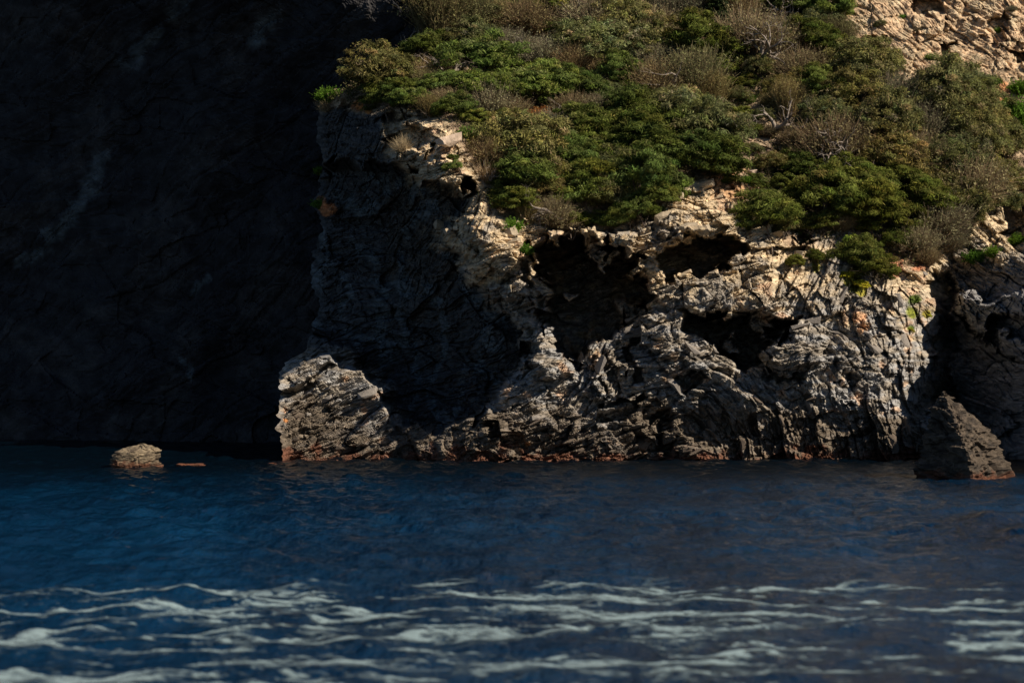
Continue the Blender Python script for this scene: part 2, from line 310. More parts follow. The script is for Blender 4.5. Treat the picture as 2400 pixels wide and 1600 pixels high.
C = mixc(C, (.17, .172, .178), sstep(2200, 2240, PX + 20 * n2) * sstep(590, 650, PY + 30 * n1) * .9)   # rock beyond the cleft greyed and darkened to stand for shade
C = mixc(C, (.10, .118, .125), sstep(.40, .56, ridge(u * .55 + .5 * v, v * .35 - .8 * u, 2, 88)) * sstep(-20, 20, cm.sample(feat_maps[0][2], wpx, wpy)) * .8)  # pale calcite runs
C = mixc(C, (.20, .135, .085), soil * .9 * sstep(-.6, .4, n2 + .3)); C = mixc(C, (.36, .26, .17), soil * sstep(.15, .5, n1 + .4 * n2) * .8)
scar = sstep(1930, 2000, PX) * sstep(230, 150, PY - (PX - 2100) * .25) * (1 - soil)
C = mixc(C, (.44, .305, .185), scar * .9 * sstep(-.5, .4, n2 + .2))
for (x, y, r, c) in [(843, 253, 16, (.55, .2, .05)), (862, 262, 10, (.55, .22, .06)), (765, 488, 18, (.5, .2, .08)), (2144, 598, 42, (.42, .19, .10)), (2110, 620, 22, (.42, .2, .11)), (2345, 215, 30, (.5, .24, .11)), (668, 965, 8, (.6, .25, .08)), (670, 985, 7, (.6, .25, .08)),
                     (1265, 272, 28, (.4, .18, .09)), (1995, 650, 24, (.33, .29, .05)), (2012, 668, 20, (.34, .3, .05)), (2012, 745, 16, (.5, .3, .17)), (2025, 760, 14, (.5, .3, .17)), (1240, 1040, 10, (.55, .26, .1)), (1700, 425, 50, (.42, .25, .13)), (1915, 618, 14, (.34, .31, .06)),
                     (2131, 770, 11, (.13, .19, .02)), (2144, 700, 14, (.1, .14, .02)), (2170, 735, 10, (.3, .25, .04)), (2140, 735, 12, (.2, .22, .03))]:
    C = mixc(C, c, sstep(1.2, .6, np.hypot(PX - x, PY - y) / r + .9 * n2))
C *= (1 + .55 * fbm(u * 5, v * 9, 3, 601) + .25 * n3)[..., None]
C = np.clip(C, .008, .75)
X = (PX - 1200) / FPX * Y
P = np.stack([X, Y, Zw], -1)
# the left end turns back out of sight, so that the headland has a side
kb = 16; t = np.linspace(1, 0, kb, endpoint=False)[None, :, None] ** 1.4
base = P[:, :1, :]; back = base + np.concatenate([t * 4.0, t * 24.0, t * -1.5], -1) + .5 * t * np.stack([pn(rows / 60., rows * 0 + 3, 8), rows * 0, rows * 0], -1)[:, None, :]
P2 = np.concatenate([back, P], 1); C2 = np.concatenate([np.repeat(C[:, :1], kb, 1), C], 1)
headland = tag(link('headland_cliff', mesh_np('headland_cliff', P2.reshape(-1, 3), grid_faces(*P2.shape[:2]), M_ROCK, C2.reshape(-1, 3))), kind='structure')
def ground(px, py):
    """point of the headland's surface that photo pixel (px, py) shows"""
    j = float(np.interp(py, rows, np.arange(len(rows)))); x0 = float(np.interp(py, rows, xl))
    i = float(np.interp(px - x0, cs, np.arange(len(cs)))); jj = int(min(max(round(j), 0), len(rows) - 1)); ii = int(min(max(round(i), 0), len(cs) - 1))
    return Vector(P[jj, ii].tolist())

# ------------------------------------------------------------------ the shaded cliff behind
rows2 = np.unique(np.concatenate([np.linspace(-160, -40, 20), np.linspace(-40, 1150, 330)])); cs2 = np.unique(np.concatenate([np.linspace(-1400, -40, 60), np.linspace(-40, 1060, 340)]))
QX, QY = np.meshgrid(cs2, rows2); QX = QX.astype(np.float32); QY = QY.astype(np.float32)
cm2 = Coarse(-1440, 1340, -1640, 1190, 20)
D2 = rbf([(x, y, d + o) for (x, d) in ((1060, 65.6), (900, 64.4), (740, 65.6), (500, 67.6), (250, 70.3), (0, 73.5), (-500, 80), (-1300, 96)) for (y, o) in ((1150, 1), (650, 0), (0, -4 if x > 600 else -5.5), (-160, -5 if x > 600 else -7), (-560, -7 if x > 600 else -10))], cm2.X, cm2.Y)
Y2 = cm2.sample(D2, QX, QY)
u2 = QX / 62; v2 = QY / 62
Y2 = Y2 - .42 * relief(QX, QY, 900, fixed=38.0, scale=1.7) - 1.0 * fbm(u2 * .16, v2 * .16, 3, 931)
Z2 = CAM_H - (QY - HOR) / FPX * Y2
C3 = np.zeros(QX.shape + (3,), dtype=np.float32) + np.array((.020, .020, .022), dtype=np.float32)  # near-black base: the wall's deep shade is put into its colour
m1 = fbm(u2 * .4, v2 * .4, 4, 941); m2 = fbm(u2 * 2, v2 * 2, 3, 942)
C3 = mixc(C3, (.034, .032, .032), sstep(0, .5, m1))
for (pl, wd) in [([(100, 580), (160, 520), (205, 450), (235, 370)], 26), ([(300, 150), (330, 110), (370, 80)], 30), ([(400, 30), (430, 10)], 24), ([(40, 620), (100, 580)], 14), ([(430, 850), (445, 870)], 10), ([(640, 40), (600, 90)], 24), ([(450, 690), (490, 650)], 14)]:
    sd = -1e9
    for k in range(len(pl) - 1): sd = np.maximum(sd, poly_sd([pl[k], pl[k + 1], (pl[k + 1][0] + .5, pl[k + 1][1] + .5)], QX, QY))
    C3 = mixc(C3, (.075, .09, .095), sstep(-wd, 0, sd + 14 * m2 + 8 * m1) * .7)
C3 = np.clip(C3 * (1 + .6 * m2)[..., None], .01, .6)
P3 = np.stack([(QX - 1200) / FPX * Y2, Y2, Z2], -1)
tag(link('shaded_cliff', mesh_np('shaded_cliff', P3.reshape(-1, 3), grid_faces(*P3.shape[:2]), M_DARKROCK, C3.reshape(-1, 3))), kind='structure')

# ------------------------------------------------------------------ the sea
rng = np.random.default_rng(5)
waves = []
for k in range(70):
    lam = 0.30 * (11.0 ** rng.random()); th = R(-90 + rng.normal(0, 62)); waves.append((2 * math.pi / lam, th, (.0068 if .45 < lam < 1.5 else .0022) * lam ** .95, rng.random() * 6.28))
def sea_h(x, y):
    h = 0
    for (k, th, a, ph) in waves:
        q = k * (math.cos(th) * x + math.sin(th) * y) + ph
        h = h + (a * np.sin(q) if k < 4.2 or k > 14 else a * 1.25 * (1.37 - 2 * np.abs(np.sin(q * .5)) ** .8))     # the chop has sharp crests
    env = sstep(70, 55, np.abs(x) * 2) * sstep(4, 8, y) * sstep(90, 66, y) * lerp(.55, 1.0, sstep(15, 23, y))   # the wake lies calmer
    return h * env * (1 + .35 * pn(x * .12, y * .2, 61))
def span(a, b, n, g): return a + (b - a) * (np.linspace(0, 1, n) ** g)
xs = np.unique(np.concatenate([-span(22, 6000, 24, 3), np.linspace(-22, 22, 520), span(22, 6000, 24, 3)]))
ys = np.unique(np.concatenate([-span(-7, 6000, 26, 3), np.linspace(7, 26, 270), np.linspace(26, 70, 400), span(70, 6000, 24, 3)]))
SX, SY = np.meshgrid(xs, ys); SZ = sea_h(SX, SY)
m, n, l = new_mat('sea_water'); b = n['Principled BSDF']
b.inputs['Roughness'].default_value = .06; b.inputs['IOR'].default_value = 1.36
tc = n.new('ShaderNodeTexCoord'); mp = n.new('ShaderNodeMapping'); mp.inputs['Scale'].default_value = (1.7, .75, 1.0); l.new(tc.outputs['Object'], mp.inputs[0])
na = n.new('ShaderNodeTexNoise'); na.inputs['Scale'].default_value = 2.4; na.inputs['Detail'].default_value = 6.0; na.inputs['Roughness'].default_value = .62; l.new(mp.outputs[0], na.inputs['Vector'])
bp = n.new('ShaderNodeBump'); bp.inputs['Strength'].default_value = 1.0; bp.inputs['Distance'].default_value = .13; l.new(na.outputs[0], bp.inputs['Height']); l.new(bp.outputs[0], b.inputs['Normal'])
nc = n.new('ShaderNodeTexNoise'); nc.inputs['Scale'].default_value = .2; nc.inputs['Detail'].default_value = 3.0; l.new(mp.outputs[0], nc.inputs['Vector'])
cr = n.new('ShaderNodeValToRGB'); cr.color_ramp.elements[0].color = (.0001, .010, .027, 1); cr.color_ramp.elements[1].color = (.0001, .023, .060, 1); cr.color_ramp.elements[0].position = .35; cr.color_ramp.elements[1].position = .7
l.new(nc.outputs[0], cr.inputs[0])
sp = n.new('ShaderNodeSeparateXYZ'); l.new(tc.outputs['Object'], sp.inputs[0]); md = n.new('ShaderNodeMapRange'); md.interpolation_type = 'SMOOTHSTEP'; md.inputs[1].default_value = 27.0; md.inputs[2].default_value = 47.0; l.new(sp.outputs['Y'], md.inputs[0])
mw = n.new('ShaderNodeMix'); mw.data_type = 'RGBA'; mw.inputs[7].default_value = (.0006, .0035, .007, 1); l.new(md.outputs[0], mw.inputs[0]); l.new(cr.outputs[0], mw.inputs[6]); l.new(mw.outputs[2], b.inputs['Base Color'])   # water painted darker towards the cliff, standing in for its dark reflection
M_SEA = m
sea = tag(link('sea', mesh_np('sea', np.stack([SX, SY, SZ], -1).reshape(-1, 3), grid_faces(*SX.shape)[:, ::-1], M_SEA, smooth=True)), kind='structure')

# foam of a boat's wake
fx = np.arange(-8, 8.01, .028); fy = np.arange(9, 20, .034); FX, FY = np.meshgrid(fx, fy)
gx_ = FX * 1.35; gy_ = FY * 1.55
wx = gx_ + .5 * fbm(gx_ * .35, gy_ * .8, 3, 71); wy = gy_ + .42 * fbm(gx_ * .7, gy_ * .9, 4, 72)
edge = 17.9 + .55 * pn(FX * .36, FX * 0 + 1.5, 76) - .5 * np.abs(FX - .3) / 5 + .5 * pn(FX * 1.5, FY * .8, 78); fade = sstep(edge + .4, edge - .8, FY)
cl = sstep(-.4, .4, fbm(gx_ * .25, gy_ * .6, 3, 75)); pat = fbm(wx * .42, wy * 1.9, 6, 79, .66)
fil = np.exp(-(fbm(wx * .5, wy * 1.5, 3, 73) / .08) ** 2) * sstep(-.3, .3, fbm(gx_ * .6, gy_ * 1.3, 3, 82))
den = (sstep(.10, .85, pat + .30 * cl - .06) + .42 * fil * (.4 + .6 * cl)) * fade
den = den * (1 + .6 * fbm(wx * 2.2, wy * 8, 3, 80)) - .35 * sstep(.25, .6, fbm(wx * 4, wy * 7, 3, 83) + .2); den = .8 * np.clip(sstep(.08, 1.3, den), 0, 1)
ids = grid_faces(*FX.shape); keep = den.ravel()[ids].max(1) > .03; ids = ids[keep]; uq, inv = np.unique(ids, return_inverse=True)
FV = np.stack([FX, FY, sea_h(FX, FY) + .006 + .02 * den], -1).reshape(-1, 3)[uq]
m, n, l = new_mat('foam'); b = n['Principled BSDF']; b.inputs['Base Color'].default_value = (.27, .36, .37, 1); b.inputs['Roughness'].default_value = .8
at = n.new('ShaderNodeAttribute'); at.attribute_name = 'Col'; tc = n.new('ShaderNodeTexCoord')
nz = n.new('ShaderNodeTexNoise'); nz.inputs['Scale'].default_value = 22; nz.inputs['Detail'].default_value = 4; l.new(tc.outputs['Object'], nz.inputs['Vector'])
mm = n.new('ShaderNodeMath'); mm.operation = 'MULTIPLY_ADD'; mm.inputs[1].default_value = .5; mm.inputs[2].default_value = .72; l.new(nz.outputs[0], mm.inputs[0])
m2_ = n.new('ShaderNodeMath'); m2_.operation = 'MULTIPLY'; m2_.use_clamp = True; l.new(at.outputs['Fac'], m2_.inputs[0]); l.new(mm.outputs[0], m2_.inputs[1]); l.new(m2_.outputs[0], b.inputs['Alpha'])
foam = tag(link('wake_foam', mesh_np('wake_foam', FV, inv.reshape(-1, 4)[:, ::-1], m, np.repeat(den.reshape(-1, 1)[uq], 3, 1), smooth=True)), 'white streaks of wake foam across the nearest water', 'foam', kind='stuff')

# ------------------------------------------------------------------ rocks standing in the sea
def rock(name, label, px, py, prof, ydepth, seed, ang, kind='diamond', amp=.3, cols=((.23, .19, .13), (.10, .075, .05))):
    """prof: (row above the waterline in px, left px, right px) from the foot up; py waterline row gives the distance"""
    Yd = CAM_H * FPX / (py - HOR); nr, nc = 90, 130
    r0 = np.array([p[0] for p in prof], float); rr = np.linspace(r0[0], r0[-1], nr)
    le = np.interp(rr, r0, [p[1] for p in prof]); ri = np.interp(rr, r0, [p[2] for p in prof])
    th = np.linspace(0, 2 * math.pi, nc, endpoint=False); T, RR = np.meshgrid(th, rr)
    e = .62 if kind == 'diamond' else 1.0
    cx = np.sign(np.cos(T)) * np.abs(np.cos(T)) ** (1 / e if e < 1 else .8); cy = np.sign(np.sin(T)) * np.abs(np.sin(T)) ** (1 / e if e < 1 else .8)
    mid = (le + ri)[:, None] / 2; hw = (ri - le)[:, None] / 2 * np.clip(1.02 - (RR / r0[-1]) ** 9, .02, 1)
    if kind == 'diamond':
        q_ = np.abs(np.cos(T)) + np.abs(np.sin(T)); cx = np.cos(T) / q_; cy = np.sin(T) / q_; cx = cx - .35 * np.clip(-cy, 0, 1)
    x = mid + cx * hw; dep = cy * ydepth * hw / hw.max()
    rel = relief(x + dep * 14 + seed * 97, py - RR, seed * 13 + 7, fixed=ang, scale=.8)
    k = Yd / FPX
    nx, ny = np.cos(T), np.sin(T)
    Xw = (x - 1200) * k + nx * rel * amp; Yw = Yd + .4 * ydepth + dep + ny * rel * amp; Zr = RR * k + .04 * rel
    V = np.stack([Xw, Yw, Zr], -1); V = np.concatenate([V.reshape(-1, 3), [[Xw[-1].mean(), Yw[-1].mean(), Zr[-1].mean() + .02]]])
    i = np.arange(nr - 1)[:, None] * nc; j = np.arange(nc)[None, :]; F = np.stack([i + j, i + (j + 1) % nc, i + nc + (j + 1) % nc, i + nc + j], -1).reshape(-1, 4)
    top = len(V) - 1; last = (nr - 1) * nc; F = np.concatenate([F, np.stack([last + np.arange(nc), last + (np.arange(nc) + 1) % nc, np.full(nc, top), np.full(nc, top)], -1)])
    q = fbm(x / 18, RR / 18, 4, seed + 50); Cc = np.zeros(x.shape + (3,), dtype=np.float32) + np.array(cols[0], dtype=np.float32)
    Cc = mixc(Cc, cols[1], sstep(0, .5, q)); Cc = mixc(Cc, (.11, .042, .022), sstep(.22, .06, Zr + .15 * q) * .9); Cc = np.clip(Cc * (1 + .5 * fbm(x / 7, RR / 5, 3, seed + 60))[..., None], .01, .7)
    Cc = np.concatenate([Cc.reshape(-1, 3), Cc[-1, :1]])
    me = mesh_np(name, V[:-1], F[:-nc], M_ROCK, Cc[:-1])
    import bmesh
    bm = bmesh.new(); bm.from_mesh(me); ed = [e_ for e_ in bm.edges if e_.is_boundary and e_.verts[0].co.z > 0]; bmesh.ops.holes_fill(bm, edges=ed); bm.to_mesh(me); bm.free()
    return tag(link(name, me), label, 'rock')
rock('sea_rock', 'pointed dark brown sea rock with slanting ridges at the foot of the right cliff', 2250, 1122, [(-20, 2172, 2420), (0, 2175, 2412), (40, 2180, 2390), (80, 2186, 2360), (130, 2192, 2322), (165, 2198, 2290), (190, 2206, 2262), (206, 2216, 2244)], 1.7, 3, -55, 'diamond', .36, ((.085, .064, .045), (.042, .033, .025)))
rock('sea_rock', 'small rounded tan rock alone in the water before the shaded cliff', 312, 1095, [(-16, 250, 374), (0, 256, 370), (14, 260, 368), (36, 266, 364), (48, 282, 360), (56, 300, 350)], .75, 5, 10, 'round', .22, ((.20, .155, .10), (.10, .075, .05)))
rock('sea_reef', 'low reddish reef barely above water right of the small tan rock', 450, 1092, [(-16, 400, 500), (0, 412, 494), (3, 420, 488), (6, 435, 470)], .4, 6, 5, 'round', .3, ((.15, .05, .025), (.10, .04, .02)))
rock('sea_reef', 'tiny reddish reef at the left foot of the lit headland block', 640, 1090, [(-16, 612, 662), (0, 620, 655), (4, 625, 652), (7, 632, 648)], .35, 7, 5, 'round', .3, ((.15, .05, .025), (.10, .04, .02)))

# ------------------------------------------------------------------ boulders and loose slabs of the cliff
import bmesh
def hull_mesh(name, seed, dims, col):
    rg = random.Random(seed); bm = bmesh.new()
    for k in range(22):
        v_ = Vector((rg.uniform(-1, 1), rg.uniform(-1, 1), rg.uniform(-1, 1))); m_ = max(abs(c_) for c_ in v_); v_ = v_ / m_ * rg.uniform(.82, 1.0)
        bm.verts.new((v_.x * dims[0], v_.y * dims[1], v_.z * dims[2]))
    r_ = bmesh.ops.convex_hull(bm, input=bm.verts); bmesh.ops.delete(bm, geom=[g_ for g_ in r_['geom_unused'] if isinstance(g_, bmesh.types.BMVert)], context='VERTS')
    me = bpy.data.meshes.new(name); bm.to_mesh(me); bm.free()
    a = me.attributes.new('Col', 'FLOAT_COLOR', 'POINT')
    for k in range(len(me.vertices)): q = rg.uniform(.75, 1.2); a.data[k].color = (col[0] * q, col[1] * q, col[2] * q, 1)
    me.materials.append(M_ROCK); return me
for (x, y, r, lab) in [(1053, 318, 30, 'pale flat-topped boulder perched on the cliff edge below the dome-shaped shrub'), (1778, 352, 11, 'small pale boulder at the upper end of the gully'), (1782, 374, 10, 'small tan boulder just below another in the gully'), (1765, 400, 12, 'small brown boulder above the tan ledge, left of the gully')]:
    g = ground(x, y + r * .4); k = g.y / FPX; o = link('boulder', hull_mesh('boulder', int(x), (r * k, r * k * .8, r * k * .55), (.46, .35, .26))); o.location = g + Vector((0, -.05, .1 * r * k)); o.rotation_euler = (.1, R(-14), .5); tag(o, lab, 'boulder')
SL = {z: [hull_mesh('rock_slab', 700 + 10 * z + k, (1, .8, .16 + .08 * k), c_) for k in range(4)] for z, c_ in enumerate([(.40, .32, .22), (.24, .21, .18), (.13, .10, .075)])}
for (x, y, r, z) in [(1030, 530, 13, 0), (1050, 545, 9, 0), (1310, 682, 11, 0), (1325, 684, 9, 0)]:
    g = ground(x, y); k = r * g.y / FPX; o = link('rock_slab', SL[z][3], headland); o.location = g + Vector((0, -.25, 0)); o.scale = (k, k, 2.2 * k); o.rotation_euler = (R(-12), R(x % 40 - 20), R(40))
rgs = random.Random(21); placed = 0
for t_ in range(1500):
    x = rgs.uniform(660, 2180); y = rgs.uniform(420, 1060)
    sx_ = np.array([x], dtype=np.float32); sy_ = np.array([y], dtype=np.float32)
    if cm.sample(soil_sd, sx_, sy_)[0] > -10 or cm.sample(feat_maps[0][2], sx_, sy_)[0] > -6 or x < np.interp(y, rows, xl) + 12: continue
    g = ground(x, y); r = rgs.choice((7, 9, 11, 14, 18, 24)) * g.y / FPX
    an = ANG[min(ANG_PTS, key=lambda q: (q[0] - x) ** 2 + (q[1] - y) ** 2)[2]]
    o = link('rock_slab', rgs.choice(SL[0 if y < 680 + rgs.uniform(-60, 60) else 1 if y < 960 + rgs.uniform(-50, 50) else 2]), headland); o.location = g + Vector((0, .25 * r, 0)); o.scale = (r, r, r * rgs.uniform(.7, 1.5))
    o.rotation_euler = (R(rgs.uniform(-18, 18)), R(-an + rgs.uniform(-9, 9)), R(rgs.uniform(-35, 35))); placed += 1
    if placed >= 230: break

# ------------------------------------------------------------------ plants: building blocks
def tube(path, radii, sides=5):
    V = []; F = []; n = len(path)
    for i in range(n):
        d = (path[min(i + 1, n - 1)] - path[max(i - 1, 0)]).normalized(); a = d.orthogonal().normalized(); b_ = d.cross(a)
        for k in range(sides):
            t_ = 2 * math.pi * k / sides; V.append(path[i] + (a * math.cos(t_) + b_ * math.sin(t_)) * radii[i])
    for i in range(n - 1):
        for k in range(sides):
            F.append((i * sides + k, i * sides + (k + 1) % sides, (i + 1) * sides + (k + 1) % sides, (i + 1) * sides + k))
    return V, F
def merge(parts):
    V = []; F = []
    for (v_, f_) in parts:
        o_ = len(V); V += [tuple(p) for p in v_]; F += [tuple(i + o_ for i in q) for q in f_]
    return np.array(V, dtype=np.float32), np.array(F, dtype=np.int32)
def branching(rg, start, dirv, length, rad, depth, out, wig=.35, up=.1, split=(2, 3), sides=5):
    n = 5; p = start.copy(); d = dirv.normalized(); path = [p.copy()]; radii = [rad]
    for i in range(n):
        d = (d + Vector((rg.gauss(0, wig), rg.gauss(0, wig), rg.gauss(up, wig))) * .55).normalized(); p = p + d * length / n; path.append(p.copy()); radii.append(rad * (1 - .6 * (i + 1) / n))
    out.append((tube(path, radii, sides), path))
    if depth > 0:
        for k in range(rg.randint(*split)):
            i = rg.randint(2, n); nd = (d + Vector((rg.gauss(0, .8), rg.gauss(0, .8), rg.gauss(.1, .5)))).normalized()
            branching(rg, path[i], nd, length * rg.uniform(.5, .8), radii[i] * .75, depth - 1, out, wig, up, split, max(3, sides - 1))
def leaf_quads(C0, N0, size, aspect, rs):
    """quads at C0 with rough normals N0"""
    k = len(C0); a = rs.normal(size=(k, 3)); a -= N0 * (a * N0).sum(1)[:, None]; a /= np.linalg.norm(a, axis=1)[:, None] + 1e-9; b_ = np.cross(N0, a)
    s = (size * rs.uniform(.6, 1.35, k))[:, None]; a = a * s * aspect; b_ = b_ * s
    V = np.stack([C0 - a * .5, C0 + b_ * .32, C0 + a * .6, C0 - b_ * .32], 1).reshape(-1, 3)
    return V, np.arange(4 * k).reshape(-1, 4)
def foliage_mesh(name, seed, clumps, per, flat, leaf, aspect, crown=(1, 1, .8), clump_r=.26, inner=.55, updir=.35, dark=.55):
    rs = np.random.default_rng(seed); Vs = []; Fs = []; Cs = []; o_ = 0
    for k in range(clumps):
        while True:
            d = rs.normal(size=3); d /= np.linalg.norm(d)
            if d[2] > -.35: break
        rr = rs.uniform(inner, 1.0) * (1 + .16 * math.sin(3 * d[0] + seed) + .14 * math.sin(4 * d[1] + 2 * seed)); c = d * rr * np.array(crown) + np.array((0, 0, .55)); cr_ = clump_r * rs.uniform(.6, 1.3)
        q = rs.normal(size=(per, 3)); q /= np.linalg.norm(q, axis=1)[:, None]; q[:, 2] = np.where(q[:, 2] < -.25, -q[:, 2], q[:, 2])
        pos = c + q * cr_ * rs.uniform(.2, 1.3, per)[:, None] ** .7 * np.array((1, 1, flat)); N = q + np.array((0, 0, updir)) + d * .3 + rs.normal(scale=.9, size=(per, 3)); N /= np.linalg.norm(N, axis=1)[:, None]
        V, F = leaf_quads(pos, N, leaf, aspect, rs); Vs.append(V); Fs.append(F + o_); o_ += len(V)
        tone = rs.uniform(.65, 1.3); dry = (rs.random(per) < (.06 if rs.random() > .1 else .55))[:, None]; cc = np.where(dry, np.array((1.5, 1.2, 1.7)), np.array((1.0, 1.0, 1.0))) * np.clip(rs.normal(1, .22, per) * tone, .3, 2)[:, None] * np.array((1 + rs.normal(0, .07), 1, 1 + rs.normal(0, .1)))
        Cs.append(np.repeat(cc, 4, 0))
    return mesh_np(name, np.concatenate(Vs), np.concatenate(Fs), M_LEAF, np.concatenate(Cs))
def twig_mesh(name, seed, count, length=1.1, up=.7, seg=4, w=.010, leaves=2, leaf=.05, spread=.9):
    rs = np.random.default_rng(seed); Vs = []; Fs = []; Cs = []; o_ = 0
    for k in range(count):
        a = rs.uniform(0, 6.283); el = rs.uniform(.05, 1.0) ** .7; d = np.array((math.cos(a) * spread * el, math.sin(a) * spread * el, up * (1.2 - .55 * el))); d /= np.linalg.norm(d)
        p = np.array((rs.normal(0, .12), rs.normal(0, .12), 0.0)) + d * rs.uniform(0, .4); L = length * rs.uniform(.6, 1.1); sd_ = np.cross(d, rs.normal(size=3)); sd_ /= np.linalg.norm(sd_) + 1e-9
        pts = []
        for i in range(seg + 1):
            pts.append(p.copy()); d = d + rs.normal(scale=.16, size=3); d /= np.linalg.norm(d); p = p + d * L / seg
        for i in range(seg):
            w0 = w * (1 - .75 * i / seg); w1 = w * (1 - .75 * (i + 1) / seg)
            Vs.append(np.array([pts[i] - sd_ * w0, pts[i] + sd_ * w0, pts[i + 1] + sd_ * w1, pts[i + 1] - sd_ * w1])); Fs.append(np.arange(4)[None] + o_); o_ += 4
            Cs.append(np.repeat(np.clip(rs.normal(1, .25), .4, 1.8) * np.array([[1.0, .92, .85]]), 4, 0))
        if leaves:
            kk = leaves * 2; t_ = rs.uniform(.35, 1, kk); ii = np.minimum((t_ * seg).astype(int), seg - 1); pp = np.array(pts); pos = pp[ii] + (pp[ii + 1] - pp[ii]) * (t_ * seg - ii)[:, None] + rs.normal(scale=.025, size=(kk, 3))
            N = rs.normal(size=(kk, 3)) + np.array((0, 0, .6)); N /= np.linalg.norm(N, axis=1)[:, None]
            V, F = leaf_quads(pos, N, leaf, 1.4, rs); Vs.append(V); Fs.append(F + o_); o_ += len(V); Cs.append(np.repeat(np.clip(rs.normal(1, .25, kk), .4, 1.8)[:, None] * np.array([[.95, 1.05, .8]]), 4, 0))
    return mesh_np(name, np.concatenate(Vs), np.concatenate(Fs), M_LEAF, np.concatenate(Cs))
def stems_mesh(name, seed, mat=M_BARK, n=4, length=.8, rad=.045, depth=2, spread=.8, wig=.35):
    rg = random.Random(seed); out = []
    for k in range(n):
        a = 6.283 * k / n + rg.uniform(-.4, .4); branching(rg, Vector((math.cos(a) * .05, math.sin(a) * .05, -.35)), Vector((math.cos(a) * spread, math.sin(a) * spread, 1)), length * rg.uniform(.8, 1.2), rad * rg.uniform(.7, 1.1), depth, out, wig)
    V, F = merge([o_[0] for o_ in out]); me = mesh_np(name, V, F, mat, smooth=True); return me
STEMS = [stems_mesh('stems', 10 + k) for k in range(3)]
KINDS = {
    'D': dict(col=(.108, .128, .028), word='dark green', tex='clumped', mesh=[foliage_mesh('foliage', 20 + k, 150, 150, .6, .036, 3.2, (1, 1, .74), .2) for k in range(3)]),
    'G': dict(col=(.14, .17, .036), word='bright green', tex='leafy', mesh=[foliage_mesh('foliage', 30 + k, 140, 150, .6, .038, 3.0, (1, 1, .7), .2) for k in range(2)]),
    'O': dict(col=(.175, .166, .058), word='olive', tex='fine-leaved', mesh=[foliage_mesh('foliage', 40 + k, 210, 105, .9, .034, 2.6, (1, 1, .8), .17) for k in range(3)]),
    'B': dict(col=(.24, .192, .13), word='brown', tex='twiggy', mesh=[twig_mesh('foliage', 50 + k, 2300, 1.15, .8, 4, .011, 2, .05) for k in range(2)]),
    'V': dict(col=(.22, .18, .095), word='grey-brown', tex='upright twiggy', mesh=[twig_mesh('foliage', 60 + k, 1900, 1.5, 1.6, 5, .011, 3, .045, .5) for k in range(2)]),
    'S': dict(col=(.24, .30, .045), word='yellow-green', tex='rounded', mesh=[foliage_mesh('foliage', 70, 60, 60, .8, .12, 1.6, (1, 1, .8), .28)]),
    'R': dict(col=(.27, .115, .045), word='rust-coloured', tex='dry', mesh=[twig_mesh('foliage', 80, 600, 1.0, .6, 3, .016, 4, .09)]),
    'X': dict(col=(.33, .27, .17), word='pale straw', tex='dry grassy', mesh=[twig_mesh('foliage', 85, 420, 1.2, .9, 4, .014, 0)]),
    'Y': dict(col=(.36, .33, .03), word='yellow flowering', tex='low', mesh=[foliage_mesh('foliage', 90, 50, 60, .5, .13, 1.4, (1, 1, .5), .3)]),
    'N': dict(col=(.038, .052, .020), word='very dark green', tex='narrow upright', mesh=[foliage_mesh('foliage', 95, 110, 120, .8, .075, 1.7, (.6, .6, 1.3), .22)]),
    'E': dict(col=(.10, .17, .028), word='fresh green', tex='grassy', mesh=[twig_mesh('foliage', 98, 500, 1.0, .8, 3, .022, 3, .10)]),
}
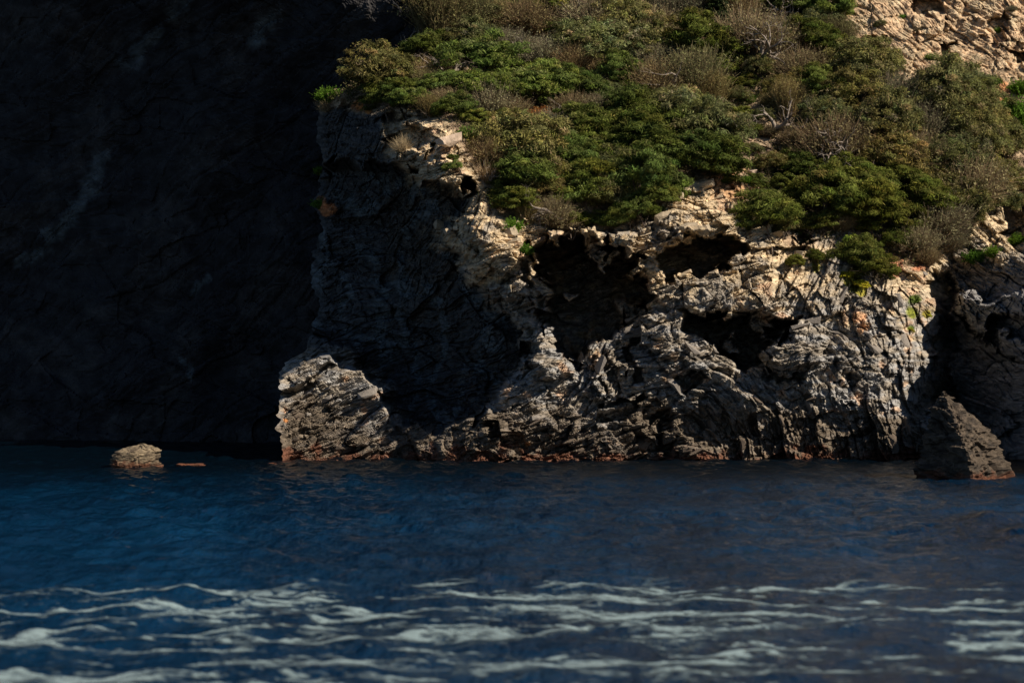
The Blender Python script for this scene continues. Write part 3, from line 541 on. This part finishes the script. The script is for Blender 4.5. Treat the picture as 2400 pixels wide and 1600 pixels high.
PLANTS = """
900 160 96 O;768 224 24 E;765 246 20 X;809 233 11 X;914 232 46 D;957 238 34 G;993 125 45 D;1028 50 74 V;1078 36 62 V;1128 32 50 O;1110 88 50 O;1235 45 58 B;1121 140 70 G;1050 160 34 X;1050 196 46 G;
1103 205 48 G;1164 212 50 G;1232 202 64 G;1039 234 36 B;1057 258 38 D;1143 245 52 B;1195 258 40 B;1264 270 30 R;1096 312 20 E;946 340 24 X;1064 390 16 G;1060 370 12 G;1218 357 82 O;1236 415 76 D;1146 356 40 B;
1139 404 34 X;1200 528 22 E;1310 68 30 G;1303 12 40 G;1386 48 60 B;1471 62 66 O;1535 60 54 B;1628 118 66 D;1671 160 38 G;1682 36 34 N;1403 108 72 O;1471 118 54 O;1535 138 54 B;1285 192 54 G;1350 212 52 D;
1453 178 46 D;1535 188 58 B;1480 211 24 S;1635 214 66 V;1571 268 66 O;1670 232 44 V;1464 257 58 D;1340 250 44 B;1375 310 54 D;1464 303 56 D;1553 314 70 D;1643 314 74 O;1718 312 32 B;1760 298 36 G;1750 230 22 E;
1393 350 46 G;1321 357 60 D;1482 371 66 G;1589 371 80 D;1450 403 50 O;1357 416 56 D;1500 430 66 D;1546 452 44 D;1393 460 62 G;1453 471 50 O;1307 471 18 S;1500 500 42 D;1300 505 40 B;1707 414 24 E;1746 418 16 E;
1771 421 30 D;1714 378 32 B;1803 382 38 O;1803 516 62 D;1760 98 70 B;1843 14 48 D;1936 20 50 G;1920 62 52 O;1907 100 50 D;1836 90 52 B;1882 155 54 B;2014 153 66 O;2057 143 40 O;1828 207 42 O;1907 214 56 D;
1843 252 42 V;1996 232 66 O;2086 232 68 B;2210 221 72 O;2275 243 58 O;1943 287 58 O;2068 296 70 O;2157 303 60 B;2246 303 62 O;2371 257 38 E;1953 342 78 B;2050 357 74 O;2139 357 62 B;2228 375 70 O;2300 340 60 O;
2357 340 46 O;1893 393 48 D;1996 428 60 D;2121 446 64 D;2193 428 54 O;2264 428 70 B;2318 410 54 O;1925 471 64 D;2014 493 62 D;2086 518 58 D;2193 518 62 B;2290 188 17 Y;2340 72 9 E;1836 530 40 O;2007 612 50 D;
2052 636 34 D;1999 579 22 S;1862 613 20 D;1916 600 17 D;1985 645 16 Y;2020 668 14 Y;2131 772 9 Y;2144 704 11 E;2172 738 8 Y;2285 602 22 E;2330 592 16 E;2388 560 20 E;745 400 13 E;750 478 16 E;1230 585 15 E;1500 10 40 V;
1590 20 50 B;1600 70 36 O;1190 100 44 B;1160 60 38 V;1340 140 44 B;1270 125 44 B;1420 165 36 B;1360 10 44 O;1440 8 40 B;1745 30 40 B;1780 160 40 O;1700 285 34 O;1300 300 44 B;1250 310 36 D;1180 310 40 D;1280 440 50 O;
1200 470 42 D;1340 520 34 G;1420 520 30 G;2330 470 34 O;2130 560 32 B;1765 345 26 O;2310 285 40 O;2395 300 34 E;2390 205 26 E;2330 190 18 E;2060 60 12 O;2150 70 10 B;2115 40 9 E;2370 20 10 B;2240 130 9 B;2180 135 12 E;1960 150 34 D;2150 570 44 B;2212 558 44 B;2172 604 26 B;2262 502 46 O;2104 572 36 D;2240 470 44 O;
"""
LAND = [('the dome-shaped olive shrub', 900, 165), ('the pale boulder', 1053, 328), ('the brown dome shrub', 1235, 45), ('the narrow dark conifer', 1682, 36), ('the yellow-green spurge clump', 1480, 211), ('the twisted pale branches', 1807, 271),
        ('the bare umbrella-shaped tree', 1953, 342), ('the bare rock scar', 2150, 100), ('the tan ledge', 1630, 480), ('the shadowed cave', 1380, 560), ('the leftmost cliff edge', 745, 400), ('the right cleft', 2210, 640), ('the rusty bush', 1264, 270), ('the yellow mound', 2290, 188)]
UNIQUE = {(900, 160): 'large dome-shaped olive shrub on the left edge of the headland top', (1235, 45): 'brown dome-shaped twiggy shrub high up near the top edge', (1682, 36): 'narrow upright very dark green conifer at the top edge of the slope',
          (1480, 211): 'bright yellow-green spurge clump in the middle of the dark scrub', (1953, 342): 'bare umbrella-shaped brown tree with pale branches on the right slope', (1264, 270): 'rust-coloured dry bush in the shade of green junipers',
          (2290, 188): 'low yellow flowering mound below the bare rock scar', (1307, 471): 'small yellow-green spurge clump low on the slope above the shadowed cave', (1999, 579): 'yellow-green flowering spurge on top of the sprawling shrub above the cliff'}
DIRS = ['right of', 'below and right of', 'below', 'below and left of', 'left of', 'above and left of', 'above', 'above and right of']
ORD = ['nearest', 'second', 'third', 'fourth', 'fifth', 'sixth', 'seventh', 'eighth', 'ninth', 'tenth']
plist = []
for it in PLANTS.replace('\n', '').split(';'):
    if it.strip():
        a = it.split(); plist.append((float(a[0]), float(a[1]), float(a[2]), a[3]))
# more scrub where the list leaves gaps
rgp = random.Random(3)
VEG = [(990, -120), (1000, 95), (900, 190), (960, 255), (1050, 290), (1110, 330), (1150, 430), (1190, 505), (1300, 525), (1480, 505), (1530, 450), (1560, 415), (1690, 395), (1740, 330), (1760, 200), (1800, 420), (1860, 560), (1960, 545), (2080, 575), (2200, 570), (2310, 470), (2345, 380), (2320, 300), (2240, 225), (2140, 205), (2030, 160), (1970, 100), (1930, 0), (1930, -120)]
cand = np.array([(rgp.uniform(990, 2350), rgp.uniform(-25, 570)) for _ in range(2500)], dtype=np.float32)
ok = poly_sd(VEG, cand[:, 0], cand[:, 1]) > 8
nfill = 0
for (x, y) in cand[ok]:
    r = rgp.uniform(24, 44)
    if all(math.hypot(x - q[0], y - q[1]) > .56 * (r + q[2]) for q in plist):
        k = rgp.choice('OODDBBVG' if y > 60 else 'OBVOBD'); plist.append((float(x), float(y), r, k)); nfill += 1
    if nfill > 130: break
def bucket(x, y):
    best = min(LAND, key=lambda q: (q[1] - x) ** 2 + (q[2] - y) ** 2); a = math.degrees(math.atan2(y - best[2], x - best[1])) % 360
    return best, DIRS[int((a + 22.5) // 45) % 8]
cnt = {}; rgc = random.Random(8)
order = sorted(range(len(plist)), key=lambda i: (lambda b_: math.hypot(plist[i][0] - b_[0][1], plist[i][1] - b_[0][2]))(bucket(plist[i][0], plist[i][1])))
rank = {}
for i in order:
    x, y, r, k = plist[i]; b_, d = bucket(x, y); key = (k, b_[0], d); rank[i] = cnt.get(key, 0); cnt[key] = rank[i] + 1
for i, (x, y, r, k) in enumerate(plist):
    K = KINDS[k]; b_, d = bucket(x, y); key = (k, b_[0], d)
    low = k in 'EXYS' ; typ = {'E': 'plant', 'X': 'tuft', 'Y': 'plant', 'S': 'spurge', 'N': 'conifer'}.get(k, 'shrub')
    g = ground(x, y + .66 * r); rm = (1.04 if (x, y) == (900, 160) or 1690 < x < 1830 and 120 < y < 450 else 1.38) * r * g.y / FPX
    if (x, y) in UNIQUE: lab = UNIQUE[(x, y)]
    else:
        q = '' if cnt[key] == 1 else ', ' + ORD[min(rank[i], 9)] + ' of its kind'
        lab = f"{K['word']} {K['tex']} {typ}{q} {d} {b_[0]}"
    nm = {'plant': 'leafy_plant', 'tuft': 'dry_grass_tuft', 'spurge': 'spurge_plant', 'conifer': 'conifer_tree'}.get(typ, 'shrub')
    root = bpy.data.objects.new(nm, None); COL.objects.link(root); root.empty_display_size = .1
    root.location = g + Vector((0, .05, -.12 * rm)); root.rotation_euler = (R(rgc.uniform(2, 14)), R(rgc.uniform(-7, 7)), rgc.uniform(0, 6.28))
    s = rm * (1.0 if k not in 'BVX' else .95); root.scale = (s * rgc.uniform(.95, 1.15), s * rgc.uniform(.95, 1.15), s * rgc.uniform(.85, 1.1))
    tag(root, lab, typ, {'plant': 'small green plants on the cliff', 'tuft': 'dry grass tufts'}.get(typ, 'shrubs covering the slope'))
    f = link('foliage', rgc.choice(K['mesh']), root); j = rgc.uniform(.75, 1.25); h = rgc.uniform(-.12, .12)
    f.color = (K['col'][0] * j * (1 + h), K['col'][1] * j, K['col'][2] * j * (1 - h), 1)
    if not low: link('stems', rgc.choice(STEMS), root)
print('plants', len(plist), 'fill', nfill)

# bare and dead branches
def dead(px, py, r, seed, label, lean=(0, -.5, .8), n=3, depth=3):
    rg = random.Random(seed); out = []; g = ground(px, py); rm = r * g.y / FPX
    for k in range(n):
        branching(rg, Vector((rg.uniform(-.05, .05), 0, -.15)), Vector(lean) + Vector((rg.gauss(0, .7), rg.gauss(0, .25), rg.gauss(0, .3))), 1.0 * rg.uniform(.7, 1.1), .085, depth, out, .5, .02)
    V, F = merge([o_[0] for o_ in out]); o = link('dead_tree', mesh_np('dead_tree', V, F, M_DEAD, smooth=True)); o.location = g + Vector((0, -.5 * rm, .2 * rm)); o.scale = (1.15 * rm,) * 3
    return tag(o, label, 'dead tree', 'bare dead trees among the scrub')
dead(1810, 310, 62, 1, 'twisted pale bare branches left of the gully', n=4)
dead(1950, 400, 80, 2, 'pale forked branches under the bare umbrella-shaped tree', n=4)
dead(1310, 520, 62, 3, 'pale bare sprawling branches low on the slope above the shadowed cave', (-.7, -.5, .5), 4)
dead(1055, 185, 46, 4, 'dry bare twigs beside the dome-shaped olive shrub', n=3)
dead(1225, 150, 44, 5, 'pale leaning dead stem below the brown dome shrub', (-.9, -.3, .6), 2)
dead(1345, 60, 50, 6, 'dry forked twigs near the top edge right of the brown dome shrub', n=3)
dead(1545, 225, 60, 7, 'dark bare tree right of the yellow-green spurge clump', n=4)
dead(1775, 150, 70, 8, 'spreading bare tree on the stony patch right of the narrow conifer', n=5)
dead(1835, 60, 48, 9, 'bare leaning branch at the top edge left of the rock scar', (-.8, -.4, .4), 3)
dead(955, 105, 26, 10, 'thin bare twig standing above the dome-shaped olive shrub', (0, 0, 1), 2, 1)
dead(2060, 500, 40, 11, 'small pale dead branch low on the right slope', n=2)
dead(1335, 290, 40, 12, 'white dead stem right of the rust-coloured bush', (-.6, -.4, .6), 2)
dead(1150, 425, 34, 13, 'dry twigs on the pale rock edge left of the dark scrub', n=3)
dead(1420, 190, 34, 14, 'white bare stems left of the yellow-green spurge clump', n=2)

# low ground cover between the shrubs
rs = np.random.default_rng(12); kk = 26000
gx = rs.uniform(760, 2400, kk).astype(np.float32); gy = rs.uniform(-60, 660, kk).astype(np.float32)
inn = (poly_sd(SOIL, gx, gy) > 6) & ((fbm(gx / 90, gy / 90, 3, 66) + .1 + rs.normal(0, .15, kk)) > 0); gx = gx[inn]; gy = gy[inn]
G = np.array([ground(float(a), float(b_))[:] for a, b_ in zip(gx, gy)]); per = 9
pos = np.repeat(G, per, 0) + rs.normal(scale=(.13, .06, .09), size=(len(G) * per, 3)) + np.array((0, -.03, .05)); N = rs.normal(size=pos.shape) + np.array((0, -.4, .7)); N /= np.linalg.norm(N, axis=1)[:, None]
V, F = leaf_quads(pos, N, .055, 2.2, rs)
pal = np.array([(.10, .10, .04), (.16, .12, .075), (.07, .085, .025), (.24, .19, .11)]); pc = pal[rs.choice(4, len(G), p=[.35, .3, .2, .15])] * rs.uniform(.7, 1.3, (len(G), 1))
gc = tag(link('scrub_ground_cover', mesh_np('scrub_ground_cover', V, F, M_LEAF, np.repeat(np.repeat(pc, per, 0), 4, 0))), 'low dry scrub and grass covering the soil of the slope', 'ground cover', kind='stuff')
